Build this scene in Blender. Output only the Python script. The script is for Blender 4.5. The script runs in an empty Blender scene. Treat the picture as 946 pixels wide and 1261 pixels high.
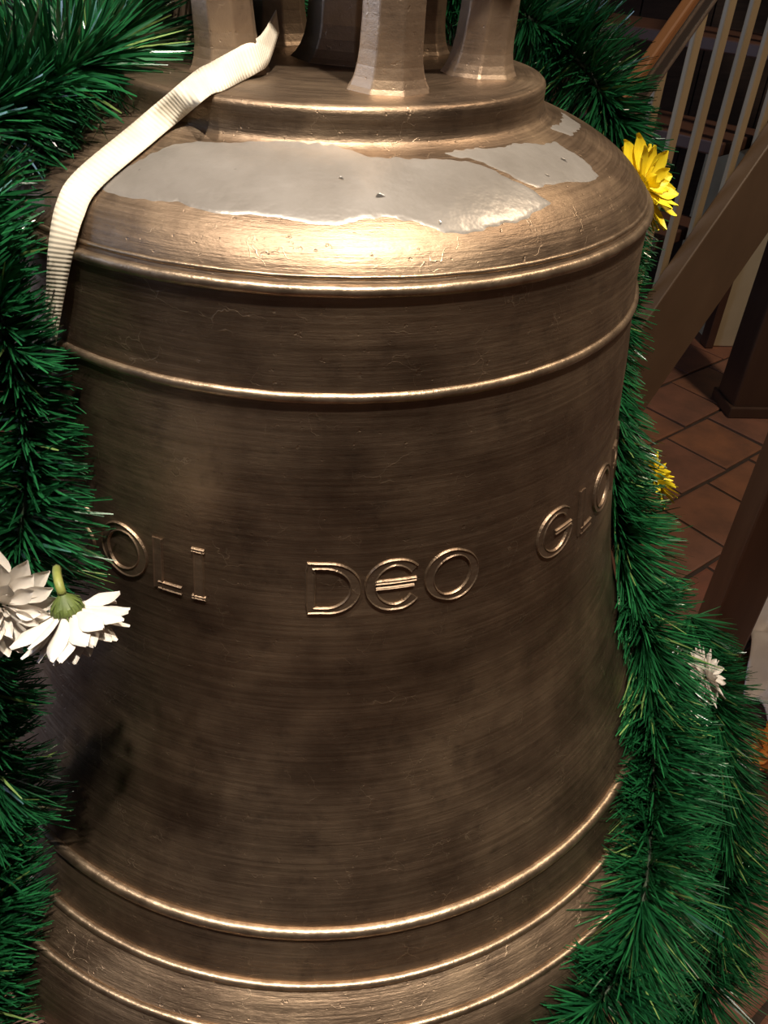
import bpy, math, random
import numpy as np
from mathutils import Vector, Matrix

random.seed(7)
rng = np.random.default_rng(11)
sc = bpy.context.scene
COL = sc.collection
PI = math.pi
FLOOR = -1.1

# ------------------------------------------------------------------ camera
CAM = np.array([0.0, -0.606, 0.2044])
PITCH, YAW, ROLL, FPX = 0.6432, 0.0882, 0.0592, 1000.0
W_, H_ = 946, 1261
FW = np.array([math.sin(YAW) * math.cos(PITCH), math.cos(YAW) * math.cos(PITCH), -math.sin(PITCH)])
_r = np.cross(FW, [0, 0, 1]); _r /= np.linalg.norm(_r); _u = np.cross(_r, FW)
RT = _r * math.cos(ROLL) + _u * math.sin(ROLL)
UP = -_r * math.sin(ROLL) + _u * math.cos(ROLL)
cd = bpy.data.cameras.new('camera'); cam = bpy.data.objects.new('camera', cd); COL.objects.link(cam)
cd.sensor_fit = 'VERTICAL'; cd.sensor_height = 36.0; cd.lens = FPX / H_ * 36.0
cd.clip_start = 0.01; cd.clip_end = 50
cam.matrix_world = Matrix(((RT[0], UP[0], -FW[0], CAM[0]), (RT[1], UP[1], -FW[1], CAM[1]),
                           (RT[2], UP[2], -FW[2], CAM[2]), (0, 0, 0, 1)))
sc.camera = cam

# ------------------------------------------------------------------ world, lights, exposure
sc.view_settings.view_transform = 'Standard'; sc.view_settings.look = 'None'
sc.view_settings.gamma = 1.0; sc.view_settings.use_curve_mapping = False
sc.view_settings.exposure = -0.1
wd = bpy.data.worlds.new('world'); sc.world = wd; wd.use_nodes = True
wd.node_tree.nodes['Background'].inputs[0].default_value = (0.45, 0.6, 1.0, 1)
wd.node_tree.nodes['Background'].inputs[1].default_value = 0.3


def spot(name, loc, target, power, color, size_deg, radius, blend=0.5):
    l = bpy.data.lights.new(name, 'SPOT'); o = bpy.data.objects.new(name, l); COL.objects.link(o)
    o.location = loc
    o.rotation_euler = (Vector(target) - Vector(loc)).to_track_quat('-Z', 'Y').to_euler()
    l.energy = power; l.color = color; l.spot_size = math.radians(size_deg); l.spot_blend = blend
    l.shadow_soft_size = radius
    return o


def area(name, loc, target, power, color, sx, sy):
    l = bpy.data.lights.new(name, 'AREA'); o = bpy.data.objects.new(name, l); COL.objects.link(o)
    l.shape = 'RECTANGLE'; l.size = sx; l.size_y = sy; l.energy = power; l.color = color
    o.location = loc
    o.rotation_euler = (Vector(target) - Vector(loc)).to_track_quat('-Z', 'Y').to_euler()
    return o


# lamps on the ceiling over the bell and by the stairs, and the daylight of the window in the left wall; all out of the picture
spot('ceiling_lamp_front_offscreen', (0.28, -0.82, 2.26), (-0.08, -0.22, -0.1), 430, (1.0, 0.89, 0.75), 32, 0.05, 0.9)
spot('ceiling_lamp_left_offscreen', (-0.65, -0.66, 2.26), (-0.26, -0.16, 0), 185, (1.0, 0.90, 0.77), 32, 0.05, 0.8)
spot('ceiling_lamp_stairs_offscreen', (1.6, 0.45, 2.26), (1.6, 0.45, 0), 120, (1.0, 0.80, 0.58), 120, 0.08)
area('window_left_offscreen', (-2.19, 0.1, 0.6), (0, 0.1, 0.6), 30, (0.56, 0.70, 1.0), 1.0, 1.2)


# ------------------------------------------------------------------ helpers
def tag(o, label=None, cat=None, group=None, kind=None):
    if label: o['label'] = label
    if cat: o['category'] = cat
    if group: o['group'] = group
    if kind: o['kind'] = kind
    return o


def empty(name, loc=(0, 0, 0), parent=None):
    o = bpy.data.objects.new(name, None); COL.objects.link(o); o.location = loc
    o.empty_display_size = 0.05
    if parent: o.parent = parent
    return o


def mk(name, verts, faces, mat, parent=None, smooth=False, link=True):
    me = bpy.data.meshes.new(name)
    if isinstance(verts, np.ndarray): verts = verts.tolist()
    if isinstance(faces, np.ndarray): faces = faces.tolist()
    me.from_pydata(verts, [], faces); me.update()
    if mat: me.materials.append(mat)
    if smooth: me.polygons.foreach_set('use_smooth', [True] * len(me.polygons))
    o = bpy.data.objects.new(name, me)
    if link: COL.objects.link(o)
    if parent: o.parent = parent
    return o


def inst(name, me, parent=None, mat4=None):
    o = bpy.data.objects.new(name, me); COL.objects.link(o)
    if parent: o.parent = parent
    if mat4 is not None: o.matrix_local = mat4
    return o


def localise(o, parent):
    """mesh given in world coordinates, parent Empty standing at loc: shift the mesh"""
    o.data.transform(Matrix.Translation(-parent.location)); o.parent = parent
    return o


def box_vf(x0, x1, y0, y1, z0, z1):
    v = [(x0, y0, z0), (x1, y0, z0), (x1, y1, z0), (x0, y1, z0), (x0, y0, z1), (x1, y0, z1), (x1, y1, z1), (x0, y1, z1)]
    f = [(0, 3, 2, 1), (4, 5, 6, 7), (0, 1, 5, 4), (1, 2, 6, 5), (2, 3, 7, 6), (3, 0, 4, 7)]
    return v, f


def bevel(o, w, seg=2):
    m = o.modifiers.new('bevel', 'BEVEL'); m.width = w; m.segments = seg; m.limit_method = 'ANGLE'
    return o


def catmull(pts, n):
    P = np.array(pts, float); P = np.vstack([2 * P[0] - P[1], P, 2 * P[-1] - P[-2]])
    out = []
    for i in range(1, len(P) - 2):
        for k in range(n):
            t = k / n
            a, b, c, d = P[i - 1], P[i], P[i + 1], P[i + 2]
            out.append(0.5 * (2 * b + (c - a) * t + (2 * a - 5 * b + 4 * c - d) * t * t + (3 * b - a - 3 * c + d) * t ** 3))
    out.append(P[-2])
    return np.array(out)


def frames(path):
    """tangent, normal, binormal along a polyline (parallel transport)"""
    T = np.gradient(path, axis=0); T /= np.linalg.norm(T, axis=1)[:, None]
    n = np.cross(T[0], [0, 0, 1.0])
    if np.linalg.norm(n) < 1e-3: n = np.cross(T[0], [1.0, 0, 0])
    n /= np.linalg.norm(n); N = [n]
    for i in range(1, len(path)):
        n = N[-1] - T[i] * (N[-1] @ T[i]); n /= np.linalg.norm(n); N.append(n)
    N = np.array(N); return T, N, np.cross(T, N)


def tube_vf(path, rad, seg=8):
    path = np.array(path, float); T, N, B = frames(path)
    rad = np.broadcast_to(np.array(rad, float), (len(path),))
    v = []; f = []
    for i in range(len(path)):
        for k in range(seg):
            a = 2 * PI * k / seg
            v.append(path[i] + rad[i] * (math.cos(a) * N[i] + math.sin(a) * B[i]))
    for i in range(len(path) - 1):
        for k in range(seg):
            a = i * seg + k; b = i * seg + (k + 1) % seg
            f.append((a, b, b + seg, a + seg))
    f.append(tuple(range(seg))[::-1]); f.append(tuple((len(path) - 1) * seg + k for k in range(seg)))
    return [tuple(p) for p in v], f


# ------------------------------------------------------------------ materials
class NT:
    def __init__(s, name):
        s.m = bpy.data.materials.new(name); s.m.use_nodes = True
        s.t = s.m.node_tree; s.b = s.t.nodes['Principled BSDF']

    def n(s, typ, **kw):
        nd = s.t.nodes.new(typ)
        for k, v in kw.items():
            if k.startswith('i_'):
                key = k[2:]; key = int(key) if key.isdigit() else key.replace('_', ' ')
                nd.inputs[key].default_value = v
            else: setattr(nd, k, v)
        return nd

    def l(s, a, b): s.t.links.new(a, b)

    def math(s, op, a, b=None, c=None, clamp=False):
        nd = s.n('ShaderNodeMath', operation=op); nd.use_clamp = clamp
        for i, x in enumerate((a, b, c)):
            if x is None: continue
            if isinstance(x, (int, float)): nd.inputs[i].default_value = x
            else: s.l(x, nd.inputs[i])
        return nd.outputs[0]

    def ramp(s, src, stops):
        nd = s.n('ShaderNodeValToRGB'); cr = nd.color_ramp
        while len(cr.elements) < len(stops): cr.elements.new(0.5)
        for e, (p, c) in zip(cr.elements, stops):
            e.position = p; e.color = (c[0], c[1], c[2], 1) if not isinstance(c, (int, float)) else (c, c, c, 1)
        s.l(src, nd.inputs[0]); return nd.outputs[0]

    def noise(s, vec, scale, detail=4, rough=0.55):
        nd = s.n('ShaderNodeTexNoise', i_Scale=scale, i_Detail=detail, i_Roughness=rough)
        if vec is not None: s.l(vec, nd.inputs['Vector'])
        return nd.outputs[0]

    def mixc(s, fac, a, b, blend='MIX'):
        nd = s.n('ShaderNodeMix', data_type='RGBA', blend_type=blend)
        for i, x in ((0, fac), (6, a), (7, b)):
            if isinstance(x, (int, float)): nd.inputs[i].default_value = x
            elif isinstance(x, tuple): nd.inputs[i].default_value = (*x[:3], 1)
            else: s.l(x, nd.inputs[i])
        return nd.outputs[2]

    def mapping(s, vec, scale=(1, 1, 1), loc=(0, 0, 0)):
        nd = s.n('ShaderNodeMapping'); nd.inputs['Scale'].default_value = scale; nd.inputs['Location'].default_value = loc
        s.l(vec, nd.inputs[0]); return nd.outputs[0]

    def bump(s, h, strength, dist, prev=None):
        nd = s.n('ShaderNodeBump'); nd.inputs['Strength'].default_value = strength; nd.inputs['Distance'].default_value = dist
        s.l(h, nd.inputs['Height'])
        if prev is not None: s.l(prev, nd.inputs['Normal'])
        return nd.outputs[0]

    def set(s, **kw):
        for k, v in kw.items():
            inp = s.b.inputs[k.replace('_', ' ')]
            if isinstance(v, (int, float)): inp.default_value = v
            elif isinstance(v, tuple): inp.default_value = (*v[:3], 1) if len(v) == 3 else v
            else: s.l(v, inp)
        return s.m


def mat_bronze(name, turned=True, bright=1.0, metal=0.9):
    t = NT(name)
    geo = t.n('ShaderNodeNewGeometry'); pos = geo.outputs['Position']
    if turned:
        at = t.n('ShaderNodeAttribute', attribute_name='turn'); tv = at.outputs['Vector']
    else:
        tv = pos
    # fine lathe streaks run round the bell
    st1 = t.noise(t.mapping(tv, (1.6, 1.6, 420)), 1.0, 5, 0.65)
    st2 = t.noise(t.mapping(tv, (3.5, 3.5, 1300), (3, 1, 0)), 1.0, 3, 0.6)
    big = t.noise(t.mapping(tv, (1.2, 1.2, 26), (5, 2, 0)), 1.0, 5, 0.6)
    blot = t.noise(pos, 14.0, 6, 0.6)
    blot2 = t.noise(t.mapping(pos, (1, 1, 1), (3, 5, 7)), 46.0, 5, 0.65)
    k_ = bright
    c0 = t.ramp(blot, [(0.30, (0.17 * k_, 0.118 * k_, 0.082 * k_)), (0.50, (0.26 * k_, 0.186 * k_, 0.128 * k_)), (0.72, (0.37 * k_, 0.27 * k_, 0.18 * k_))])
    c1 = t.mixc(t.ramp(st1, [(0.36, 0.0), (0.60, 1.0)]), (0.66, 0.65, 0.64), (1, 1, 1))
    c = t.mixc(0.45 if turned else 0.1, c0, c1, 'MULTIPLY')
    c2 = t.mixc(t.ramp(big, [(0.34, 0.0), (0.62, 1.0)]), (0.74, 0.72, 0.70), (1.12, 1.1, 1.06))
    c = t.mixc(0.5 if turned else 0.2, c, c2, 'MULTIPLY')
    c = t.mixc(t.math('MULTIPLY', t.ramp(blot2, [(0.30, 0.6), (0.46, 0.0)]), t.ramp(st2, [(0.35, 1.0), (0.6, 0.25)])), c, (0.07, 0.05, 0.04))
    # hairline casting veins
    vo = t.n('ShaderNodeTexVoronoi', feature='DISTANCE_TO_EDGE', i_Scale=46.0)
    wob = t.n('ShaderNodeTexNoise', i_Scale=30.0, i_Detail=4.0)
    t.l(pos, wob.inputs['Vector'])
    vm = t.n('ShaderNodeVectorMath', operation='MULTIPLY_ADD'); t.l(wob.outputs['Color'], vm.inputs[0])
    vm.inputs[1].default_value = (0.05, 0.05, 0.05); t.l(pos, vm.inputs[2]); t.l(vm.outputs[0], vo.inputs['Vector'])
    vein = t.math('MULTIPLY', t.ramp(vo.outputs['Distance'], [(0.0, 1.0), (0.016, 0.0)]),
                  t.ramp(t.noise(t.mapping(pos, (1, 1, 1), (9, 9, 1)), 42.0, 3), [(0.54, 0.0), (0.66, 1.0)]))
    c = t.mixc(t.math('MULTIPLY', vein, 0.28), c, (0.7, 0.55, 0.38))
    pit = t.ramp(t.noise(pos, 240.0, 2), [(0.24, 0.0), (0.32, 1.0)])
    nb = t.bump(st1, 0.24 if turned else 0.05, 0.0008)
    nb = t.bump(st2, 0.22 if turned else 0.05, 0.0004, nb)
    grit = t.noise(t.mapping(tv if turned else pos, (14, 14, 260) if turned else (150, 150, 150), (2, 7, 1)), 1.0, 4, 0.7)
    nb = t.bump(blot2, 0.18, 0.002, nb)
    nb = t.bump(grit, 0.3, 0.0012, nb)
    nb = t.bump(vein, 0.3, 0.0006, nb)
    nb = t.bump(pit, 0.35, 0.0008, nb)
    ro = t.ramp(t.math('ADD', t.math('MULTIPLY', blot, 0.5), t.math('MULTIPLY', st1, 0.5)), [(0.35, 0.38), (0.65, 0.52)])
    return t.set(Base_Color=c, Metallic=0.95 if turned else metal, Roughness=ro, Normal=nb)


def mat_bead():
    t = NT('bronze_worn_moulding')
    geo = t.n('ShaderNodeNewGeometry'); pos = geo.outputs['Position']
    n1 = t.noise(pos, 60.0, 5, 0.6); n2 = t.noise(pos, 300.0, 3, 0.6)
    c = t.ramp(n1, [(0.35, (0.26, 0.19, 0.13)), (0.65, (0.48, 0.36, 0.25))])
    nb = t.bump(n2, 0.3, 0.0008); nb = t.bump(n1, 0.3, 0.002, nb)
    return t.set(Base_Color=c, Metallic=0.95, Roughness=0.38, Normal=nb)


def mat_putty():
    t = NT('grey_putty')
    pos = t.n('ShaderNodeNewGeometry').outputs['Position']
    n1 = t.noise(pos, 18.0, 5, 0.6); n2 = t.noise(pos, 130.0, 4, 0.6)
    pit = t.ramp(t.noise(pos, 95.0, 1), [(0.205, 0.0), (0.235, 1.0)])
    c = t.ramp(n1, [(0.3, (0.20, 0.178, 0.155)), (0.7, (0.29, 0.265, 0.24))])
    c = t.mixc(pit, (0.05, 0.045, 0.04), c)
    nb = t.bump(n2, 0.08, 0.001); nb = t.bump(pit, 0.4, 0.001, nb); nb = t.bump(n1, 0.3, 0.006, nb)
    return t.set(Base_Color=c, Metallic=0.35, Roughness=0.32, Normal=nb)


def mat_needle(name, dark, light, warm):
    t = NT(name)
    at = t.n('ShaderNodeAttribute', attribute_name='tint').outputs['Fac']
    c = t.ramp(at, [(0.0, dark), (0.8, light), (0.93, warm), (1.0, warm)])
    return t.set(Base_Color=c, Roughness=0.22, Metallic=0.0)


def mat_ribbon():
    t = NT('cream_grosgrain')
    uv = t.n('ShaderNodeAttribute', attribute_name='along').outputs['Vector']
    wv = t.n('ShaderNodeTexWave', wave_type='BANDS', bands_direction='X', i_Scale=1.0); t.l(t.mapping(uv, (120, 0, 0)), wv.inputs['Vector'])
    n1 = t.noise(uv, 40, 4)
    c = t.mixc(t.ramp(n1, [(0.35, 0.0), (0.65, 1.0)]), (0.60, 0.53, 0.42), (0.72, 0.65, 0.53))
    return t.set(Base_Color=c, Roughness=0.75, Normal=t.bump(wv.outputs['Fac'], 0.2, 0.0015))


def mat_wood(name, a, b, rough=0.45, axis=(2, 2, 30)):
    t = NT(name)
    co = t.n('ShaderNodeTexCoord').outputs['Object']
    n1 = t.noise(t.mapping(co, axis), 3.0, 6, 0.6); n2 = t.noise(co, 5.0, 3)
    oi = t.n('ShaderNodeObjectInfo').outputs['Random']
    c = t.ramp(n1, [(0.3, a), (0.7, b)])
    c = t.mixc(t.math('MULTIPLY', n2, 0.5), c, tuple(x * 0.55 for x in a))
    c = t.mixc(t.math('MULTIPLY', oi, 0.35), c, tuple(x * 0.6 for x in a))
    return t.set(Base_Color=c, Roughness=rough, Normal=t.bump(n1, 0.2, 0.004))


def mat_simple(name, a, b, scale=8.0, rough=0.6, bumpd=0.003, sss=0.0, metallic=0.0):
    t = NT(name)
    co = t.n('ShaderNodeTexCoord').outputs['Object']
    n1 = t.noise(co, scale, 5, 0.6)
    c = t.ramp(n1, [(0.3, a), (0.7, b)])
    m = t.set(Base_Color=c, Roughness=rough, Metallic=metallic, Normal=t.bump(n1, 0.25, bumpd))
    if sss: t.b.inputs['Subsurface Weight'].default_value = sss; t.b.inputs['Subsurface Radius'].default_value = (0.01, 0.008, 0.006)
    return m


def mat_tile():
    t = NT('terracotta_tile')
    co = t.n('ShaderNodeTexCoord').outputs['Object']; pos = t.n('ShaderNodeNewGeometry').outputs['Position']
    oi = t.n('ShaderNodeObjectInfo').outputs['Random']
    base = t.ramp(oi, [(0.0, (0.30, 0.105, 0.06)), (0.35, (0.36, 0.15, 0.085)), (0.6, (0.31, 0.15, 0.10)), (1.0, (0.40, 0.17, 0.08))])
    n1 = t.noise(pos, 9.0, 6, 0.65); n2 = t.noise(pos, 60.0, 4)
    c = t.mixc(t.ramp(n1, [(0.35, 0.7), (0.65, 0.0)]), base, (0.16, 0.085, 0.06))
    nb = t.bump(n2, 0.15, 0.003); nb = t.bump(n1, 0.2, 0.01, nb)
    return t.set(Base_Color=c, Roughness=0.55, Normal=nb)


M_BELL = mat_bronze('turned_bronze', True)
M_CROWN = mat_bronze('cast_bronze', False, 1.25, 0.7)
M_BEAD = mat_bead()
M_LETTER = mat_bronze('cast_letter_bronze', False, 0.95)
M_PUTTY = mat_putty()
M_NEEDLE = mat_needle('green_foil_needle', (0.004, 0.036, 0.014), (0.018, 0.14, 0.042), (0.17, 0.27, 0.08))
M_WIRE = mat_simple('garland_wire', (0.012, 0.03, 0.012), (0.03, 0.05, 0.02), 40)
M_RIBBON = mat_ribbon()
M_WHITEP = mat_simple('white_petal', (0.60, 0.55, 0.49), (0.70, 0.65, 0.59), 60, 0.55, 0.001, 0.25)
M_YELLOWP = mat_simple('yellow_petal', (0.78, 0.60, 0.012), (0.88, 0.72, 0.03), 50, 0.5, 0.001, 0.15)
M_ORANGEP = mat_simple('orange_petal', (0.75, 0.22, 0.03), (0.85, 0.34, 0.06), 50, 0.5, 0.001)
M_CALYX = mat_simple('green_calyx', (0.05, 0.08, 0.015), (0.11, 0.15, 0.03), 90, 0.6, 0.001)
M_STEM = mat_simple('flower_stem_green', (0.16, 0.19, 0.04), (0.26, 0.27, 0.07), 60, 0.5, 0.001)
M_TILE = mat_tile()
M_MORTAR = mat_simple('floor_mortar', (0.05, 0.035, 0.028), (0.09, 0.06, 0.045), 30, 0.9)
M_PLASTER = mat_simple('old_plaster', (0.36, 0.30, 0.23), (0.44, 0.37, 0.29), 5, 0.85)
M_CEIL = mat_simple('ceiling_boards', (0.16, 0.11, 0.075), (0.22, 0.15, 0.1), 3, 0.7)
M_DARKPLANK = mat_wood('dark_wall_plank', (0.035, 0.022, 0.017), (0.075, 0.045, 0.032), 0.55)
M_STRINGER = mat_wood('stringer_wood', (0.20, 0.13, 0.078), (0.27, 0.18, 0.112), 0.5, (2, 2, 2))
M_RAIL = mat_wood('orange_rail_wood', (0.36, 0.14, 0.045), (0.48, 0.21, 0.07), 0.4, (2, 2, 2))
M_RAILDARK = mat_wood('dark_rail_moulding', (0.06, 0.045, 0.04), (0.10, 0.078, 0.068), 0.35, (2, 2, 2))
M_RAILBEAD = mat_simple('polished_rail_bead', (0.13, 0.09, 0.07), (0.18, 0.13, 0.10), 30, 0.25)
M_BALUSTER = mat_wood('cream_baluster', (0.50, 0.38, 0.22), (0.62, 0.48, 0.29), 0.45, (4, 4, 1.5))
M_TREAD = mat_wood('stair_tread_wood', (0.09, 0.04, 0.025), (0.14, 0.065, 0.04), 0.5, (3, 3, 3))
M_POST = mat_wood('dark_post_wood', (0.085, 0.045, 0.03), (0.13, 0.075, 0.045), 0.45, (6, 6, 1))
M_LEG = mat_wood('brown_leg_wood', (0.15, 0.062, 0.024), (0.24, 0.11, 0.045), 0.4, (6, 6, 1))
M_CREAM = mat_simple('cream_panel_paint', (0.56, 0.46, 0.29), (0.66, 0.55, 0.37), 6, 0.6)
M_WHITECLOTH = mat_simple('white_sheet', (0.62, 0.56, 0.53), (0.72, 0.66, 0.63), 20, 0.85)
M_DARKCLOTH = mat_simple('dark_brown_curtain', (0.055, 0.032, 0.03), (0.09, 0.052, 0.045), 12, 0.8)
M_BLUECLOTH = mat_simple('dark_blue_cloth', (0.03, 0.035, 0.06), (0.055, 0.06, 0.09), 15, 0.75)
M_OAK = mat_wood('oak_beam', (0.18, 0.10, 0.05), (0.28, 0.17, 0.09), 0.55, (2, 8, 8))
M_FRAME = mat_simple('window_frame_paint', (0.4, 0.37, 0.32), (0.5, 0.46, 0.4), 6, 0.5)
M_IRON = mat_simple('black_iron', (0.03, 0.03, 0.032), (0.06, 0.058, 0.058), 30, 0.5, 0.002, 0, 0.8)

# ------------------------------------------------------------------ the room
RX0, RX1, RY0, RY1, RZ1 = -2.2, 2.7, -2.6, 2.9, 2.3


def struct(name, v, f, mat):
    return tag(mk(name, v, f, mat), kind='structure')


floor = struct('floor', *box_vf(RX0 - .1, RX1 + .1, RY0 - .1, RY1 + .1, FLOOR - 0.15, FLOOR - 0.006), M_MORTAR)
struct('ceiling', *box_vf(RX0 - .1, RX1 + .1, RY0 - .1, RY1 + .1, RZ1, RZ1 + 0.1), M_CEIL)
struct('wall_right', *box_vf(RX1, RX1 + 0.1, RY0, RY1, FLOOR - 0.006, RZ1), M_PLASTER)
struct('wall_front', *box_vf(RX0 - .1, RX1 + .1, RY0 - 0.1, RY0, FLOOR - 0.006, RZ1), M_PLASTER)
wb = struct('wall_back', *box_vf(RX0 - .1, RX1 + .1, RY1, RY1 + 0.1, FLOOR - 0.006, RZ1), M_MORTAR)
# left wall with a window opening
wy0, wy1, wz0, wz1 = -0.4, 0.6, 0.0, 1.2
lv, lf = [], []
for a in (box_vf(RX0 - .1, RX0, RY0, wy0, FLOOR - .006, RZ1), box_vf(RX0 - .1, RX0, wy1, RY1, FLOOR - .006, RZ1),
          box_vf(RX0 - .1, RX0, wy0, wy1, FLOOR - .006, wz0), box_vf(RX0 - .1, RX0, wy0, wy1, wz1, RZ1)):
    k = len(lv); lv += a[0]; lf += [tuple(i + k for i in q) for q in a[1]]
struct('wall_left', lv, lf, M_PLASTER)
win = tag(empty('window_1', (RX0 - 0.05, (wy0 + wy1) / 2, wz0)), kind='structure')
for a in ((wy0, wy0 + .05, wz0, wz1), (wy1 - .05, wy1, wz0, wz1), (wy0, wy1, wz0, wz0 + .05), (wy0, wy1, wz1 - .05, wz1),
          ((wy0 + wy1) / 2 - .02, (wy0 + wy1) / 2 + .02, wz0, wz1), (wy0, wy1, .58, .62)):
    localise(mk('window_bar', *box_vf(RX0 - .07, RX0 - .03, *a), M_FRAME), win)

# terracotta tiles, half-bond rows, the 300 nearest the visible patch as tiles of their own
TS = 0.222; TG = 0.010
ta = math.radians(35.2)
e1 = np.array([math.cos(ta), math.sin(ta)]); e2 = np.array([math.sin(ta), -math.cos(ta)])
org = np.array([0.921, 1.157])
cells = []
for j in range(-30, 30):
    for i in range(-34, 34):
        c = org + e1 * ((i + 0.5 + (0.5 if j % 2 else 0)) * TS) + e2 * ((j + 0.5) * TS)
        if RX0 + .13 < c[0] < RX1 - .13 and RY0 + .13 < c[1] < RY1 - .13: cells.append(c)
cells.sort(key=lambda c: (c[0] - 1.05) ** 2 + (c[1] - 0.9) ** 2)
tile_me = []
for k in range(5):
    hs = TS / 2 - TG / 2
    b = 0.006; r1 = random.Random(k)
    low = [(sx * hs + r1.uniform(-.003, .003), sy * hs + r1.uniform(-.003, .003)) for sx, sy in ((-1, -1), (1, -1), (1, 1), (-1, 1))]
    hi = [(x * (1 - b / hs), y * (1 - b / hs)) for x, y in low]
    v = [(x, y, -0.006) for x, y in low] + [(x, y, -0.002) for x, y in low] + [(x, y, 0.0) for x, y in hi]
    f = [(8, 9, 10, 11)]
    for q in range(4):
        p = (q + 1) % 4; f += [(q, p, p + 4, q + 4), (q + 4, p + 4, p + 8, q + 8)]
    me = bpy.data.meshes.new('floor_tile'); me.from_pydata(v, [], f); me.materials.append(M_TILE); tile_me.append(me)
for n, c in enumerate(cells[:300]):
    inst('floor_tile', tile_me[n * 7 % 5], floor, Matrix.Translation((c[0], c[1], FLOOR + random.uniform(-.0015, .001))) @ Matrix.Rotation(ta + (n % 4) * PI / 2, 4, 'Z'))
v, f = [], []
for c in cells[300:]:
    k = len(v); hs = TS / 2 - TG / 2
    for sx, sy in ((-1, -1), (1, -1), (1, 1), (-1, 1)):
        p = c + e1 * sx * hs + e2 * sy * -hs; v.append((p[0], p[1], FLOOR - .0005))
    f.append((k, k + 1, k + 2, k + 3))
if v: tag(mk('floor_tiles_rest', v, f, M_TILE, floor), kind='stuff')

# vertical boards on the back wall
pw = 0.14; x = RX0; k = 0
while x < RX1 - 0.02:
    w = min(pw, RX1 - x) - 0.006
    o = mk('wall_plank', *box_vf(x, x + w, RY1 - 0.022 + 0.004 * ((k * 3) % 4) / 3, RY1, FLOOR, RZ1), M_DARKPLANK, wb)
    x += pw; k += 1

# ------------------------------------------------------------------ the bell
# outer profile r(z) from the crown plate down to the lip
PROF = [(0.1425, 0.1125), (0.1425, 0.107), (0.1440, 0.1020), (0.1480, 0.0990), (0.155, 0.0966), (0.163, 0.0938), (0.1726, 0.0902),
        (0.184, 0.0853), (0.1949, 0.0795), (0.2040, 0.0735), (0.2115, 0.0670), (0.2180, 0.0590), (0.2222, 0.0500), (0.2228, 0.0400),
        (0.2232, 0.0250), (0.2243, 0.0080), (0.2258, -0.0070), (0.2275, -0.025), (0.2305, -0.05), (0.2350, -0.10), (0.2420, -0.15),
        (0.2500, -0.20), (0.2610, -0.25), (0.2780, -0.30), (0.3010, -0.35), (0.3200, -0.386), (0.3300, -0.405),
        (0.3400, -0.4235), (0.352, -0.4325), (0.3660, -0.4425), (0.380, -0.455), (0.3900, -0.471), (0.3945, -0.487)]
prof = catmull(PROF, 8)
PZ = prof[::-1, 1]; PR = prof[::-1, 0]


def rz(z): return np.interp(z, PZ, PR)


def slope(z): return (rz(z + .002) - rz(z - .002)) / .004


def on_bell(th_deg, z, off=0.0):
    """point on the bell at bearing th (0 towards the camera, + to the right), lifted off the metal"""
    th = np.radians(th_deg); r = rz(z); s = slope(z); ln = np.sqrt(1 + s * s)
    rr = r + off / ln; zz = z - off * s / ln
    return np.stack([rr * np.sin(th), -rr * np.cos(th), zz], -1)


BELL_BASE = -0.497
bell = empty('church_bell', (0, 0, BELL_BASE))
tag(bell, 'large bronze church bell with raised lettering and grey patches on its shoulder', 'bell')


def revolve(name, pr, seg, mat, parent, turn=True, closed=False):
    pr = np.array(pr, float); m = len(pr)
    th = np.linspace(0, 2 * PI, seg, endpoint=False)
    s = np.concatenate([[0], np.cumsum(np.hypot(*np.diff(pr, axis=0).T))])
    v = np.stack([pr[:, None, 0] * np.sin(th), -pr[:, None, 0] * np.cos(th), np.repeat(pr[:, 1:2], seg, 1)], -1).reshape(-1, 3)
    i = np.arange(m if closed else m - 1)[:, None]; k = np.arange(seg)[None, :]; k2 = (k + 1) % seg; i2 = (i + 1) % m
    f = np.stack([i * seg + k, i2 * seg + k, i2 * seg + k2, i * seg + k2], -1).reshape(-1, 4)
    o = mk(name, v, f, mat, None, True)
    if turn:
        a = o.data.attributes.new('turn', 'FLOAT_VECTOR', 'POINT')
        tv = np.stack([np.tile(np.sin(th), m), np.tile(np.cos(th), m), np.repeat(s, seg)], -1)
        a.data.foreach_set('vector', tv.ravel().astype(np.float32))
    return localise(o, parent)


lip = [(0.3945, -0.4905), (0.3920, -0.495), (0.386, -0.497), (0.375, -0.496), (0.362, -0.488)]
inner = [(0.335, -0.455), (0.305, -0.41), (0.272, -0.35), (0.245, -0.28), (0.222, -0.18), (0.207, -0.05), (0.200, 0.03), (0.18, 0.065), (0.12, 0.085), (0.001, 0.088)]
top = [(0.001, 0.1185), (0.05, 0.1187), (0.10, 0.119), (0.1370, 0.119), (0.1400, 0.1185), (0.1418, 0.1170), (0.1424, 0.1150)]
revolve('bell_body', np.vstack([top, prof, lip, inner]), 256, M_BELL, bell)


def bead(z, rad, squash=1.0, thin=None):
    r = float(rz(z)); pr = [(r - 0.0005 + rad * math.cos(a), z + squash * rad * math.sin(a)) for a in np.linspace(0, 2 * PI, 14, endpoint=False)]
    o = revolve('moulding_ring', pr, 256, M_BEAD, bell, False, True)
    # a cast, slightly uneven bead
    n = len(o.data.vertices); co = np.empty(n * 3); o.data.vertices.foreach_get('co', co); co = co.reshape(-1, 3)
    a = np.arctan2(co[:, 0], -co[:, 1]); w = sum(np.sin(a * q + ph) for q, ph in ((23, 1), (41, 2.2), (67, .4), (5, 3)))
    co[:, 2] += w * 0.00006; o.data.vertices.foreach_set('co', co.ravel().astype(np.float32)); o.data.update()


bead(0.0505, 0.0034); bead(0.0565, 0.0014)
bead(-0.0070, 0.0032)
bead(-0.3885, 0.0050); bead(-0.4255, 0.0036); bead(-0.4440, 0.0034)

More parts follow.
